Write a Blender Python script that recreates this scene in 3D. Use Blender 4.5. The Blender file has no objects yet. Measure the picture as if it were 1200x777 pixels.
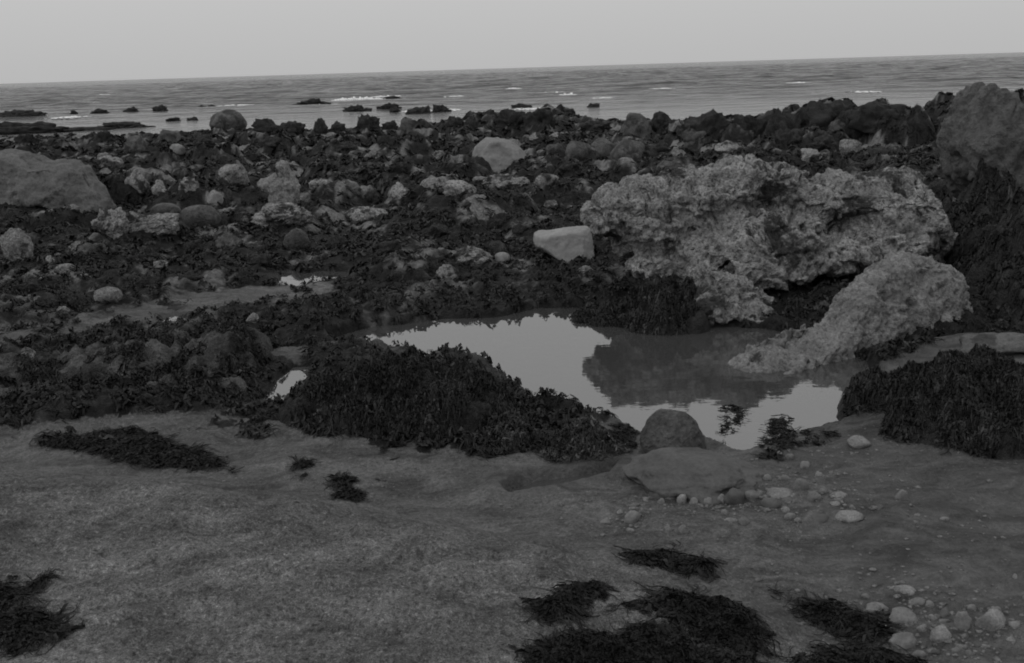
import bpy, math
import numpy as np

SC = bpy.context.scene
COL = SC.collection
rng = np.random.default_rng(11)

# ------------------------------------------------------------------ camera
PW, PH, F = 1200.0, 777.0, 1167.0
CAMZ = 1.6
PITCH = math.atan(309.0 / F)
ROLL = math.atan(37.0 / 1200.0)
fwd = np.array([0, math.cos(PITCH), -math.sin(PITCH)])
r0 = np.array([1.0, 0, 0]); u0 = np.array([0, math.sin(PITCH), math.cos(PITCH)])
RX = math.cos(ROLL) * r0 - math.sin(ROLL) * u0
UX = math.sin(ROLL) * r0 + math.cos(ROLL) * u0
CAM = np.array([0, 0, CAMZ])


def ray(px, py):
    return fwd + RX * ((px - PW / 2) / F) + UX * ((PH / 2 - py) / F)


def unproj(px, py, z=0.0):
    v = ray(px, py)
    return CAM + v * ((z - CAMZ) / v[2])


def at_dist(px, py, d):
    v = ray(px, py)
    return CAM + v * (d / v[1])


def depth_of(p):
    return float(np.dot(np.asarray(p) - CAM, fwd))


def project(p):
    v = np.asarray(p) - CAM
    k = np.dot(v, fwd)
    return PW / 2 + F * np.dot(v, RX) / k, PH / 2 - F * np.dot(v, UX) / k


# ------------------------------------------------------------------ noise
def _hash(ix, iy, iz, seed):
    h = (ix * 374761393 + iy * 668265263 + iz * 2147483647 + seed * 1274126177) & 0xFFFFFFFF
    h = ((h ^ (h >> 13)) * 1274126177) & 0xFFFFFFFF
    h = ((h ^ (h >> 16)) * 2246822519) & 0xFFFFFFFF
    return h ^ (h >> 15)


G3 = rng.normal(size=(256, 3)); G3 /= np.linalg.norm(G3, axis=1)[:, None]


def perlin(x, y, z=0.0, seed=0):
    x = np.asarray(x, float); y = np.asarray(y, float); z = np.broadcast_to(np.asarray(z, float), x.shape)
    ix = np.floor(x).astype(np.int64); iy = np.floor(y).astype(np.int64); iz = np.floor(z).astype(np.int64)
    fx = x - ix; fy = y - iy; fz = z - iz
    ux = fx * fx * fx * (fx * (fx * 6 - 15) + 10); uy = fy * fy * fy * (fy * (fy * 6 - 15) + 10)
    uz = fz * fz * fz * (fz * (fz * 6 - 15) + 10)
    out = 0
    for a in (0, 1):
        wa = ux if a else 1 - ux
        for b in (0, 1):
            wb = uy if b else 1 - uy
            for c in (0, 1):
                wc = uz if c else 1 - uz
                g = G3[_hash(ix + a, iy + b, iz + c, seed) & 255]
                out = out + wa * wb * wc * (g[..., 0] * (fx - a) + g[..., 1] * (fy - b) + g[..., 2] * (fz - c))
    return out * 1.6


def fbm(x, y, z=0.0, octaves=4, seed=0, gain=0.5):
    s = 0; a = 1.0; f = 1.0
    for k in range(octaves):
        s = s + a * perlin(np.asarray(x) * f + 17.3 * k, np.asarray(y) * f - 9.1 * k, np.asarray(z) * f + 3.7 * k, seed + k)
        a *= gain; f *= 2.03
    return s


def rnd(ix, iy, k):
    return (_hash(ix, iy, np.zeros_like(ix) + k, 91) % 100003) / 100003.0


def lumps(x, y, s, seed=0, hvar=0.6):
    """boulder-like domes of about size s, one in most cells; returns height 0..1"""
    wx = x + 0.28 * s * perlin(x / s * 1.3, y / s * 1.3, 0.5, seed + 50)
    wy = y + 0.28 * s * perlin(x / s * 1.3, y / s * 1.3, 7.5, seed + 51)
    ix = np.floor(wx / s).astype(np.int64); iy = np.floor(wy / s).astype(np.int64)
    best = np.zeros_like(x)
    for a in (-1, 0, 1):
        for b in (-1, 0, 1):
            cx = ix + a; cy = iy + b
            px = (cx + 0.15 + 0.7 * rnd(cx, cy, seed)) * s; py = (cy + 0.15 + 0.7 * rnd(cx, cy, seed + 1)) * s
            r = s * (0.35 + 0.42 * rnd(cx, cy, seed + 2))
            hh = (1 - hvar) + hvar * rnd(cx, cy, seed + 3)
            th = rnd(cx, cy, seed + 4) * 3.14
            asp = 0.65 + 0.35 * rnd(cx, cy, seed + 5)
            dx = wx - px; dy = wy - py
            ex = dx * np.cos(th) + dy * np.sin(th); ey = (-dx * np.sin(th) + dy * np.cos(th)) / asp
            q = (np.abs(ex) ** 2.4 + np.abs(ey) ** 2.4) / r ** 2.4
            best = np.maximum(best, hh * np.clip(1 - q, 0, 1) ** 0.6)
    return best


def smooth(a, b, x):
    t = np.clip((x - a) / (b - a), 0, 1)
    return t * t * (3 - 2 * t)


def poly_sdf(poly, x, y):
    """signed distance, negative inside"""
    x = np.asarray(x, float); y = np.asarray(y, float)
    d2 = np.full(x.shape, 1e9); ins = np.zeros(x.shape, bool)
    n = len(poly)
    for i in range(n):
        ax, ay = poly[i]; bx, by = poly[(i + 1) % n]
        ex, ey = bx - ax, by - ay
        t = np.clip(((x - ax) * ex + (y - ay) * ey) / (ex * ex + ey * ey + 1e-12), 0, 1)
        d2 = np.minimum(d2, (x - ax - t * ex) ** 2 + (y - ay - t * ey) ** 2)
        c = ((ay > y) != (by > y)) & (x < (bx - ax) * (y - ay) / (by - ay + 1e-12) + ax)
        ins ^= c
    return np.where(ins, -1, 1) * np.sqrt(d2)


def gpoly(pts, z=0.0):
    return [tuple(unproj(px, py, z)[:2]) for px, py in pts]


# ------------------------------------------------------------------ the ground's regions
POOL = gpoly([(386, 399), (402, 390), (440, 382), (520, 374), (590, 370), (632, 360), (684, 361), (705, 376), (800, 382), (900, 384),
              (1000, 408), (1035, 445), (1032, 478), (1005, 494), (965, 503), (930, 514), (902, 530), (872, 534), (835, 522), (790, 516), (748, 512), (715, 498),
              (665, 486), (625, 474), (600, 455), (560, 436), (500, 425), (450, 412), (405, 412)])
PUDDLE_A = gpoly([(325, 334), (330, 316), (342, 315), (356, 321), (378, 317), (412, 319), (410, 325), (372, 331), (345, 338)])
PUDDLE_B = gpoly([(306, 470), (324, 444), (344, 430), (374, 429), (356, 448), (336, 472)])
PUDDLE_C = gpoly([(590, 575), (625, 560), (690, 552), (722, 546), (712, 558), (660, 568), (620, 580), (598, 582)], 0.01)
PUDDLE_D = gpoly([(186, 374), (205, 368), (221, 371), (214, 379), (194, 379)])
WATERS = [('pool', POOL, 0.16), ('a', PUDDLE_A, 0.07), ('b', PUDDLE_B, 0.06), ('c', PUDDLE_C, 0.04), ('d', PUDDLE_D, 0.05)]
SANDS = [gpoly([(-900, 520), (-200, 505), (60, 500), (200, 490), (330, 480), (420, 515), (560, 540), (680, 520), (720, 490), (800, 480), (900, 478),
                (960, 470), (985, 462), (1040, 425), (1120, 398), (1200, 392), (1500, 392), (2600, 500), (4200, 2500), (-3400, 2500)], 0.03),
         gpoly([(60, 392), (110, 372), (170, 356), (240, 343), (330, 334), (345, 343), (260, 364), (190, 372), (120, 380), (70, 398)], 0.03),
         gpoly([(-120, 392), (30, 384), (42, 396), (5, 436), (-120, 446)], 0.03)]
CREST = sorted(tuple(unproj(px, py, 0.1)[:2]) for px, py in
               [(-700, 520), (-200, 528), (0, 536), (130, 552), (270, 562), (360, 572), (450, 590), (560, 606), (700, 618), (850, 660), (1000, 740)])
CRX = np.array([c[0] for c in CREST]); CRY = np.array([c[1] for c in CREST])


def sand_sdf(x, y):
    s = np.minimum.reduce([poly_sdf(p, x, y) for p in SANDS])
    return s


def ground(x, y, full=False, detail=True):
    x = np.asarray(x, float); y = np.asarray(y, float)
    # the long fall to the sea
    shore = y + 0.12 * x + 1.2 * perlin(x / 6.0, y / 6.0, 2.2, 5)
    base = np.interp(shore, [-50, 8, 14, 24, 31, 36, 60, 200], [0.035, 0.035, 0.02, -0.12, -0.26, -0.5, -2.5, -4.0])
    ss = sand_sdf(x, y)
    edge = 0.10 * perlin(x * 2.6, y * 2.6, 1.0, 31) + 0.05 * perlin(x * 9, y * 9, 1.0, 32)
    sand = smooth(0.06, -0.06, ss + edge)
    sand = np.maximum(sand, smooth(0.12, 0.30, perlin(x * 1.7, y * 3.0, 6.6, 35) + 0.35 * perlin(x * 6, y * 9, 6.6, 36)) * smooth(6.4, 5.9, y) * smooth(-1.0, -1.4, x))
    weedz = 1 - sand
    cyy = np.interp(x, CRX, CRY)
    bits = smooth(0.30, 0.46, fbm(x * 3.6, y * 4.6, 4.4, 4, 77, 0.6)) * smooth(0.1, 0.3, y - cyy) * smooth(-0.55, -0.15, ss) * smooth(0.4, 0.0, x)
    # sand: near bank standing above the wet channel
    cy = np.interp(x, CRX, CRY)
    hgt = np.interp(x, [-3, 0.1, 0.7, 1.3], [0.15, 0.12, 0.04, 0.0])
    bank = smooth(-0.12, 0.34, cy - y + 0.04 * perlin(x * 3, y * 3, 4.0, 40))
    h_s = bank * hgt + 0.026 * fbm(x * 2.2, y * 2.6, 0.3, 4, 20) + 0.03 * np.clip(x - 1.2, 0, 3) * 0.5
    if detail:
        dry = 0.35 + 0.65 * bank
        h_s = h_s + dry * (0.015 * fbm(x * 9, y * 12, 0.7, 5, 60, 0.62) + 0.014 * np.clip(fbm(x * 4.2, y * 6, 2.7, 3, 66), -0.3, 1)) + 0.0035 * perlin(x * 5 + 1.3 * y, y * 26, 3.0, 64)
    # weed-covered boulder field
    amp = np.interp(y, [3, 5.5, 8.5, 11, 18, 28, 33], [0.05, 0.10, 0.16, 0.30, 0.42, 0.40, 0.22])
    low = np.exp(-((x - 0.1) / 0.9) ** 2 - ((y - 7.3) / 1.0) ** 2)
    lowa = np.exp(-((x + 1.75) / 0.8) ** 2 - ((y - 9.3) / 1.2) ** 2)
    amp = amp * (1 - 0.6 * low) * (1 - 0.75 * lowa)
    L1 = lumps(x, y, 1.5, 1); L2 = lumps(x, y, 0.62, 20); L3 = lumps(x, y, 0.27, 40)
    h_w = amp * (0.75 * L1 + 0.42 * L2 * (0.4 + L1) + 0.16 * L3) - 0.18 * amp
    if detail:
        h_w = h_w + 0.035 * fbm(x * 7, y * 7, 0.2, 4, 70, 0.6)
    h = base + sand * h_s + weedz * h_w
    # right-hand ridge of rock behind the big boulder
    rr = np.exp(-((y - (19.5 - 0.25 * (x - 6))) / 3.0) ** 2) * smooth(2.4, 6.5, x)
    h = h + rr * (0.36 + 0.25 * L1 + 0.10 * perlin(x / 1.7, y / 1.7, 9, 12))
    rm = np.exp(-((y - 27.0) / 2.2) ** 2 - ((x - 0.2) / 2.1) ** 2)
    h = h + rm * 0.55
    # pools
    wmask = np.zeros_like(h)
    for nm, poly, dep in WATERS:
        sd = poly_sdf(poly, x, y) + (0.035 * perlin(x * 6, y * 6, 3.0, 80) + 0.015 * perlin(x * 19, y * 19, 3.0, 81)) * (1.0 if nm == 'pool' else 0.2)
        near = smooth(0.30, 0.0, sd)
        if nm in 'abd':
            clr = np.minimum.reduce([sd] + [poly_sdf(poly, x, y + q) for q in (0.25, 0.5, 0.8)])
            cap = 0.02 + 0.35 * np.clip(clr, 0, 2)
            h = np.where(clr < 0.5, np.minimum(h, cap), h)
        h = np.where(sd < 0.30, np.maximum(h, 0.012 + 0.10 * np.clip(sd, 0, 1)) * near + h * (1 - near), h)
        dig = smooth(0.015, -0.25 if nm == 'pool' else -0.10, sd)
        h = h * (1 - smooth(0.02, -0.03, sd)) + smooth(0.02, -0.03, sd) * (-0.008 - dep * dig + 0.004 * perlin(x * 12, y * 12, 2, 83))
        wmask = np.maximum(wmask, smooth(0.22, 0.0, sd))
    if not full:
        return h
    mott = fbm(x * 1.9, y * 1.3, 5.0, 4, 90, 0.6)
    tops = 0.5 * L2 + 0.5 * L3
    pale = smooth(0.20, 0.62, mott * 0.75 + 0.35 * tops - 0.02 + 0.35 * perlin(x * 13, y * 13, 1, 95)) * np.interp(y, [5, 7, 9], [0.2, 0.55, 0.75])
    wet = smooth(0.45, -0.05, cy - y + 0.15 * perlin(x * 2, y * 2, 8, 97)) * 0.55
    wet = np.maximum(wet, smooth(0.4, 1.3, x + 0.15 * perlin(x * 3, y * 3, 8, 98)) * smooth(1.2, 2.0, y + 0.9 * x))
    wet = np.maximum(wet, wmask)
    weedz = np.maximum(weedz, 0.75 * bits)
    return h, weedz, pale, np.clip(wet, 0, 1), wmask


def hit(px, py):
    """first point where the ray through this pixel meets the ground"""
    v = ray(px, py)
    d = np.geomspace(1.6, 70, 900)
    P = CAM[None] + v[None] * (d / v[1])[:, None]
    h = total(P[:, 0], P[:, 1])
    k = np.argmax(P[:, 2] < h)
    if not (P[:, 2] < h).any():
        k = len(d) - 1
    return P[k]


# ------------------------------------------------------------------ materials (all grey: the photograph is black and white)
def g(v):
    return (v, v, v, 1)


class NT:
    def __init__(s, name):
        s.m = bpy.data.materials.new(name); s.m.use_nodes = True
        s.t = s.m.node_tree; s.t.nodes.clear()
        s.out = s.n('ShaderNodeOutputMaterial')

    def n(s, typ, **kw):
        x = s.t.nodes.new(typ)
        for k, v in kw.items():
            if k.startswith('i_'):
                key = k[2:]
                x.inputs[int(key) if key.isdigit() else key.replace('_', ' ')].default_value = v
            else:
                setattr(x, k, v)
        return x

    def l(s, a, b):
        s.t.links.new(a, b)

    def noise(s, vec, scale, detail=4, rough=0.55, dist=0.0):
        x = s.n('ShaderNodeTexNoise'); x.inputs['Scale'].default_value = scale; x.inputs['Detail'].default_value = detail
        x.inputs['Roughness'].default_value = rough; x.inputs['Distortion'].default_value = dist
        s.l(vec, x.inputs['Vector']); return x.outputs['Fac']

    def ramp(s, fac, stops):
        x = s.n('ShaderNodeValToRGB'); e = x.color_ramp.elements
        while len(e) < len(stops): e.new(0.5)
        for k, (p, v) in enumerate(stops):
            e[k].position = p; e[k].color = g(v)
        s.l(fac, x.inputs['Fac']); return x.outputs['Color']

    def mix(s, fac, a, b, blend='MIX'):
        x = s.n('ShaderNodeMix', data_type='RGBA', blend_type=blend)
        for sock, v in ((x.inputs[0], fac), (x.inputs[6], a), (x.inputs[7], b)):
            if hasattr(v, 'links'): s.l(v, sock)
            elif sock.type == 'VALUE': sock.default_value = v
            else: sock.default_value = g(v)
        return x.outputs[2]

    def math(s, op, a, b=0.0):
        x = s.n('ShaderNodeMath', operation=op)
        for sock, v in ((x.inputs[0], a), (x.inputs[1], b)):
            if hasattr(v, 'links'): s.l(v, sock)
            else: sock.default_value = v
        return x.outputs[0]

    def bump(s, height, strength, dist, normal=None):
        x = s.n('ShaderNodeBump'); x.inputs['Strength'].default_value = strength; x.inputs['Distance'].default_value = dist
        s.l(height, x.inputs['Height'])
        if normal is not None: s.l(normal, x.inputs['Normal'])
        return x.outputs['Normal']

    def principled(s, col, rough, normal=None, spec=0.5):
        p = s.n('ShaderNodeBsdfPrincipled')
        for key, v in (('Base Color', col), ('Roughness', rough)):
            if hasattr(v, 'links'): s.l(v, p.inputs[key])
            elif key == 'Base Color': p.inputs[key].default_value = g(v)
            else: p.inputs[key].default_value = v
        p.inputs['Specular IOR Level'].default_value = spec
        if normal is not None: s.l(normal, p.inputs['Normal'])
        s.l(p.outputs[0], s.out.inputs['Surface'])
        return p


def mat_ground():
    a = NT('shore ground')
    vec = a.n('ShaderNodeTexCoord').outputs['Object']
    at = a.n('ShaderNodeAttribute', attribute_name='mask')
    sp = a.n('ShaderNodeSeparateColor'); a.l(at.outputs['Color'], sp.inputs[0])
    weed, wet, pale = sp.outputs[0], sp.outputs[1], sp.outputs[2]
    n1 = a.noise(vec, 2.3, 5, 0.6); n2 = a.noise(vec, 60, 4, 0.7); n3 = a.noise(vec, 260, 2, 0.6)
    mps = a.n('ShaderNodeMapping'); mps.inputs['Scale'].default_value = (0.55, 1.0, 1.0); a.l(vec, mps.inputs[0])
    n5 = a.noise(mps.outputs[0], 6.5, 7, 0.74, 0.8)
    sand = a.ramp(n1, [(0.3, 0.110), (0.7, 0.166)])
    sand = a.mix(0.75, sand, a.ramp(n5, [(0.38, 0.42), (0.46, 0.82), (0.53, 1.05), (0.61, 1.5)]), 'MULTIPLY')  # sand blotches, contrast raised to paint in the shadows of low relief
    grain = a.ramp(n3, [(0.30, 0.55), (0.50, 1.0), (0.66, 1.12), (0.74, 1.75)])
    sand = a.mix(0.8, sand, grain, 'MULTIPLY')
    sand = a.mix(0.85, sand, a.ramp(n2, [(0.36, 0.42), (0.46, 0.92), (0.55, 1.05), (0.65, 1.7)]), 'MULTIPLY')
    n6 = a.noise(vec, 130, 3, 0.6)
    sand = a.mix(0.8, sand, a.ramp(n6, [(0.36, 0.5), (0.45, 0.94), (0.57, 1.04), (0.66, 1.6)]), 'MULTIPLY')
    wets = a.mix(0.75, a.ramp(n5, [(0.39, 0.045), (0.5, 0.08), (0.62, 0.125)]), a.ramp(n2, [(0.3, 0.6), (0.55, 1.0), (0.75, 1.3)]), 'MULTIPLY')  # wet sand tone, same blotches with relief shadow painted in
    sandc = a.mix(wet, sand, wets)
    n4 = a.noise(vec, 22, 6, 0.7)
    weedc = a.ramp(n4, [(0.38, 0.008), (0.58, 0.018), (0.74, 0.045)])
    palec = a.ramp(a.noise(vec, 30, 6, 0.75), [(0.3, 0.05), (0.45, 0.20), (0.62, 0.38)])
    wc = a.mix(pale, weedc, palec)
    wsum = a.math('ADD', weed, a.math('MULTIPLY', a.math('SUBTRACT', a.noise(vec, 17, 6, 0.75), 0.5), 1.6))
    wfac = a.ramp(wsum, [(0.42, 0.0), (0.56, 1.0)])
    col = a.mix(wfac, sandc, wc)
    hgt = a.math('ADD', a.math('MULTIPLY', n2, 1.0), a.math('MULTIPLY', n3, 0.25))
    hgt = a.math('ADD', hgt, a.math('MULTIPLY', a.math('MULTIPLY', n4, weed), 3.0))
    nrm = a.bump(a.math('ADD', hgt, a.math('MULTIPLY', n5, 1.5)), 1.0, 0.02)
    rough = a.mix(wet, 0.9, 0.55)
    a.principled(col, rough, nrm, 0.2)
    return a.m


def mat_weed(name='wet dark seaweed', lo=0.006, hi=0.045):
    a = NT(name)
    vec = a.n('ShaderNodeTexCoord').outputs['Object']
    n = a.noise(vec, 9, 5, 0.75)
    col = a.ramp(n, [(0.38, lo), (0.55, (lo + hi) / 2.4), (0.72, hi)])
    nb = a.noise(vec, 90, 2)
    at = a.n('ShaderNodeAttribute', attribute_name='tone')
    tn = a.ramp(at.outputs['Fac'], [(0.0, 0.35), (0.6, 0.9), (0.9, 1.5), (1.0, 2.6)])
    col = a.mix(1.0, col, tn, 'MULTIPLY')
    a.principled(col, 0.55, a.bump(nb, 0.5, 0.006), 0.18)
    return a.m


def mat_rock(name, lo, hi, barn=0.5, fine=1.0, weedy=0.0, rough=0.85, bumpd=0.02):
    """stone: broad tone variation, crusted pits, and growths of dark weed in patches"""
    a = NT(name)
    vec = a.n('ShaderNodeTexCoord').outputs['Object']
    oi = a.n('ShaderNodeObjectInfo')
    av = a.n('ShaderNodeVectorMath', operation='ADD'); a.l(vec, av.inputs[0])
    cb = a.n('ShaderNodeCombineXYZ')
    sc = a.math('MULTIPLY', oi.outputs['Random'], 40.0)
    a.l(sc, cb.inputs[0]); a.l(sc, cb.inputs[1]); a.l(cb.outputs[0], av.inputs[1])
    v = av.outputs[0]
    n1 = a.noise(v, 4.5 * fine, 6, 0.65, 0.3); n2 = a.noise(v, 38 * fine, 5, 0.7)
    col = a.ramp(n1, [(0.32, lo), (0.68, hi)])
    vo = a.n('ShaderNodeTexVoronoi'); vo.inputs['Scale'].default_value = 75 * fine; a.l(v, vo.inputs['Vector'])
    pits = a.ramp(n2, [(0.34, 0.12), (0.45, 0.65), (0.58, 1.0), (0.72, 1.4)])
    col = a.mix(barn, col, pits, 'MULTIPLY')
    cells = a.ramp(vo.outputs['Distance'], [(0.0, 1.25), (0.45, 0.95), (0.8, 0.6)])
    col = a.mix(barn * 0.55, col, cells, 'MULTIPLY')
    # random tone per stone
    tone = a.math('ADD', a.math('MULTIPLY', oi.outputs['Random'], 0.35), 0.82)
    col = a.mix(1.0, col, a.math('MULTIPLY', tone, 1.0), 'MULTIPLY')
    if weedy > 0:
        n3 = a.noise(v, 3.1 * fine, 5, 0.7, 0.5)
        wm = a.ramp(n3, [(0.62 - 0.25 * weedy, 0.0), (0.68 - 0.22 * weedy, 1.0)])
        col = a.mix(wm, col, a.ramp(n2, [(0.35, 0.02), (0.7, 0.06)]))
    h = a.math('ADD', a.math('MULTIPLY', n2, 1.0), a.math('MULTIPLY', vo.outputs['Distance'], -0.35 * barn))
    h = a.math('ADD', h, a.math('MULTIPLY', n1, 0.8))
    a.principled(col, rough, a.bump(h, 0.95 if barn > 0.4 else 0.55, bumpd), 0.3)
    return a.m


def mat_water(name, ior, deep, bumps, rough=0.015):
    a = NT(name)
    vec = a.n('ShaderNodeTexCoord').outputs['Object']
    mp = a.n('ShaderNodeMapping'); mp.inputs['Scale'].default_value = (1, 2.2, 1); a.l(vec, mp.inputs[0])
    n = a.noise(mp.outputs[0], 5.0, 3, 0.5)
    nrm = a.bump(n, bumps, 0.01)
    fr = a.n('ShaderNodeFresnel'); fr.inputs['IOR'].default_value = ior; a.l(nrm, fr.inputs['Normal'])
    tr = a.n('ShaderNodeBsdfTransparent'); tr.inputs[0].default_value = g(deep)
    gl = a.n('ShaderNodeBsdfGlossy'); gl.inputs['Roughness'].default_value = rough; gl.inputs[0].default_value = g(1.0)
    a.l(nrm, gl.inputs['Normal'])
    mx = a.n('ShaderNodeMixShader'); a.l(a.math('MINIMUM', a.math('MULTIPLY', fr.outputs[0], 0.95), 1.0), mx.inputs[0]); di = a.n('ShaderNodeBsdfDiffuse'); di.inputs[0].default_value = g(0.10)
    ms = a.n('ShaderNodeMixShader'); ms.inputs[0].default_value = 0.45; a.l(tr.outputs[0], ms.inputs[1]); a.l(di.outputs[0], ms.inputs[2])
    a.l(ms.outputs[0], mx.inputs[1]); a.l(gl.outputs[0], mx.inputs[2])
    a.l(mx.outputs[0], a.out.inputs['Surface'])
    return a.m


def mat_sea():
    a = NT('sea water')
    vec = a.n('ShaderNodeTexCoord').outputs['Object']
    mp = a.n('ShaderNodeMapping'); mp.inputs['Scale'].default_value = (0.55, 1.0, 1); a.l(vec, mp.inputs[0])
    n = a.noise(mp.outputs[0], 1.6, 6, 0.6)
    n2 = a.noise(mp.outputs[0], 0.10, 4, 0.6)
    h = a.math('ADD', n, a.math('MULTIPLY', n2, 3.0))
    sy = a.n('ShaderNodeSeparateXYZ'); a.l(vec, sy.inputs[0])
    cm = a.n('ShaderNodeMapRange'); cm.inputs['From Min'].default_value = 36; cm.inputs['From Max'].default_value = 75
    cm.inputs['To Min'].default_value = 0.28; cm.inputs['To Max'].default_value = 1.0; a.l(sy.outputs['Y'], cm.inputs['Value'])
    bn = a.bump(h, 1.0, 0.8); a.l(cm.outputs[0], bn.node.inputs['Strength'])
    p = a.principled(0.03, 0.14, bn, 0.4)
    p.inputs['IOR'].default_value = 1.333
    return a.m


M_GROUND = mat_ground()
M_WEED = mat_weed()
M_WEED2 = mat_weed('paler drying seaweed', 0.012, 0.10)
M_BARN = mat_rock('barnacled rock', 0.16, 0.38, 1.0, 1.0, 0.36, 0.85, 0.03)
M_SLANT = mat_rock('crusted slab rock', 0.17, 0.31, 0.8, 1.1, 0.06)
M_PALE = mat_rock('pale shore stone', 0.20, 0.46, 0.95, 1.3, 0.4, 0.85, 0.03)
M_SILTED = mat_rock('silted weed grown rock', 0.02, 0.15, 0.8, 1.2, 0.45, 0.75, 0.04)
M_SMOOTH = mat_rock('smooth worn boulder', 0.19, 0.27, 0.22, 0.8, 0.0, 0.8, 0.012)
M_GREY = mat_rock('grey shore stone', 0.06, 0.15, 0.7, 1.2, 0.5)
M_DARK = mat_rock('dark wet stone', 0.03, 0.10, 0.85, 1.0, 0.4, 0.55)
M_WEEDROCK = mat_rock('weed grown rock', 0.010, 0.05, 0.9, 1.4, 0.5, 0.75, 0.04)
M_MID = mat_rock('mid grey worn boulder', 0.08, 0.15, 0.5, 0.9, 0.15, 0.8, 0.015)
M_GRAV = mat_rock('mixed gravel', 0.05, 0.26, 0.4, 14.0, 0.0, 0.8, 0.003)
M_PEAK = mat_rock('grey mottled boulder', 0.055, 0.12, 0.6, 0.8, 0.4, 0.8, 0.03)
M_MATT = mat_weed('black matted seaweed', 0.004, 0.022)
M_LOW = mat_rock('damp silted boulder', 0.075, 0.125, 0.35, 1.5, 0.0, 0.7, 0.012)
M_PEBP = mat_rock('pale pebble', 0.12, 0.28, 0.5, 3.0, 0.0, 0.8, 0.006)
M_PEBG = mat_rock('grey pebble', 0.11, 0.20, 0.4, 3.0, 0.0, 0.7, 0.003)
M_PEBD = mat_rock('dark pebble', 0.05, 0.10, 0.2, 3.0, 0.0, 0.6, 0.003)
M_POOL = mat_water('still pool water', 2.2, 0.72, 0.08, 0.02)
M_SEA = mat_sea()


# ------------------------------------------------------------------ mesh helpers
def mesh_obj(name, verts, faces, mat, parent=None, smooth_=True, loc=None):
    me = bpy.data.meshes.new(name)
    verts = np.asarray(verts, np.float32)
    if isinstance(faces, np.ndarray):
        k = faces.shape[1]
        me.vertices.add(len(verts)); me.vertices.foreach_set('co', verts.ravel())
        me.loops.add(faces.size); me.loops.foreach_set('vertex_index', faces.astype(np.int32).ravel())
        me.polygons.add(len(faces)); me.polygons.foreach_set('loop_start', np.arange(0, faces.size, k, dtype=np.int32))
        me.update(calc_edges=True); me.validate()
    else:
        me.from_pydata(verts.tolist(), [], faces); me.update()
    if smooth_:
        me.polygons.foreach_set('use_smooth', np.ones(len(me.polygons), bool))
    if mat: me.materials.append(mat)
    o = bpy.data.objects.new(name, me); COL.objects.link(o)
    if parent is not None: o.parent = parent
    if loc is not None: o.location = loc
    return o


def grid_faces(nr, nc):
    i = np.arange(nr - 1)[:, None] * nc + np.arange(nc - 1)[None]
    return np.stack([i, i + 1, i + nc + 1, i + nc], -1).reshape(-1, 4)


def tag(o, label, cat, group=None):
    o['label'] = label; o['category'] = cat
    if group: o['group'] = group
    return o


_ICO = {}


def ico(n):
    if n not in _ICO:
        import bmesh
        bm = bmesh.new(); bmesh.ops.create_icosphere(bm, subdivisions=n, radius=1.0)
        v = np.array([q.co[:] for q in bm.verts]); f = np.array([[q.index for q in p.verts] for p in bm.faces])
        bm.free(); _ICO[n] = (v, f)
    return _ICO[n]


def rock_verts(seed, dims, sub=4, planes=11, sharp=9.0, rough=0.10, fine=0.03, flat_top=None):
    """an angular boulder: unit sphere cut by random planes, softened, then worn with noise; base at z=0"""
    r_ = np.random.default_rng(seed)
    v, f = ico(sub)
    nn = r_.normal(size=(planes, 3)); nn /= np.linalg.norm(nn, axis=1)[:, None]
    dd = r_.uniform(0.62, 0.95, planes)
    if flat_top is not None:
        nn[0] = flat_top[:3]; nn[0] /= np.linalg.norm(nn[0]); dd[0] = flat_top[3]
    c = np.maximum(v @ nn.T, 1e-3)
    r = (np.sum((c / dd[None]) ** sharp, axis=1) + 1.0) ** (-1.0 / sharp)
    P = v * r[:, None]
    o = r_.uniform(-50, 50, 3)
    n1 = fbm(P[:, 0] * 1.5 + o[0], P[:, 1] * 1.5 + o[1], P[:, 2] * 1.5 + o[2], 3, seed % 97)
    n2 = fbm(P[:, 0] * 6 + o[0], P[:, 1] * 6 + o[1], P[:, 2] * 6 + o[2], 3, seed % 89, 0.6)
    P = P * (1 + rough * n1 + fine * n2)[:, None]
    lo = P.min(0); hi = P.max(0)
    P = (P - (lo + hi) / 2) / (hi - lo) * np.asarray(dims)[None]
    P[:, 2] += dims[2] / 2
    return P, f


# landmarks: name -> (phrase, px, py)
LAND = {}
AUTO = []     # stones that get their label from where they lie


def place_rock(box, mat, seed, name='rock', label=None, cat='rock', group=None, deep=0.85, sub=4, embed=0.25, yaw=None, rough=0.10, fine=0.03,
               sharp=9.0, planes=11, hmin=0.3, flat_top=None, tone='pale', d=None, kindword='stone', tilt=0.0):
    x0, y0, x1, y1 = box
    cx = (x0 + x1) / 2
    if d is None:
        p = hit(cx, y1 - 0.04 * (y1 - y0))
    else:
        p = at_dist(cx, y1, d)
    m = depth_of(p) / F
    w = (x1 - x0) * m
    dep = w * deep
    al = math.atan2(CAMZ - p[2], p[1])
    hv = ((y1 - y0) * m - 0.55 * dep * math.sin(al)) / math.cos(al)
    hv = max(hv, hmin * w * 0.7)
    hz = hv / (1 - embed)
    P, f = rock_verts(seed, (w * 1.03, dep, hz), sub, planes, sharp, rough, fine, flat_top)
    P[:, 2] -= embed * hz
    yaw = yaw or 0.0
    o = mesh_obj(name, P, f, mat, loc=(p[0], p[1] + dep * 0.42, p[2]))
    o.rotation_euler = (0, tilt, yaw)
    if label:
        tag(o, label, cat, group)
    else:
        o['category'] = cat
        if group: o['group'] = group
        AUTO.append((o, cx, (y0 + y1) / 2, x1 - x0, y1 - y0, tone, kindword))
    return o


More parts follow.
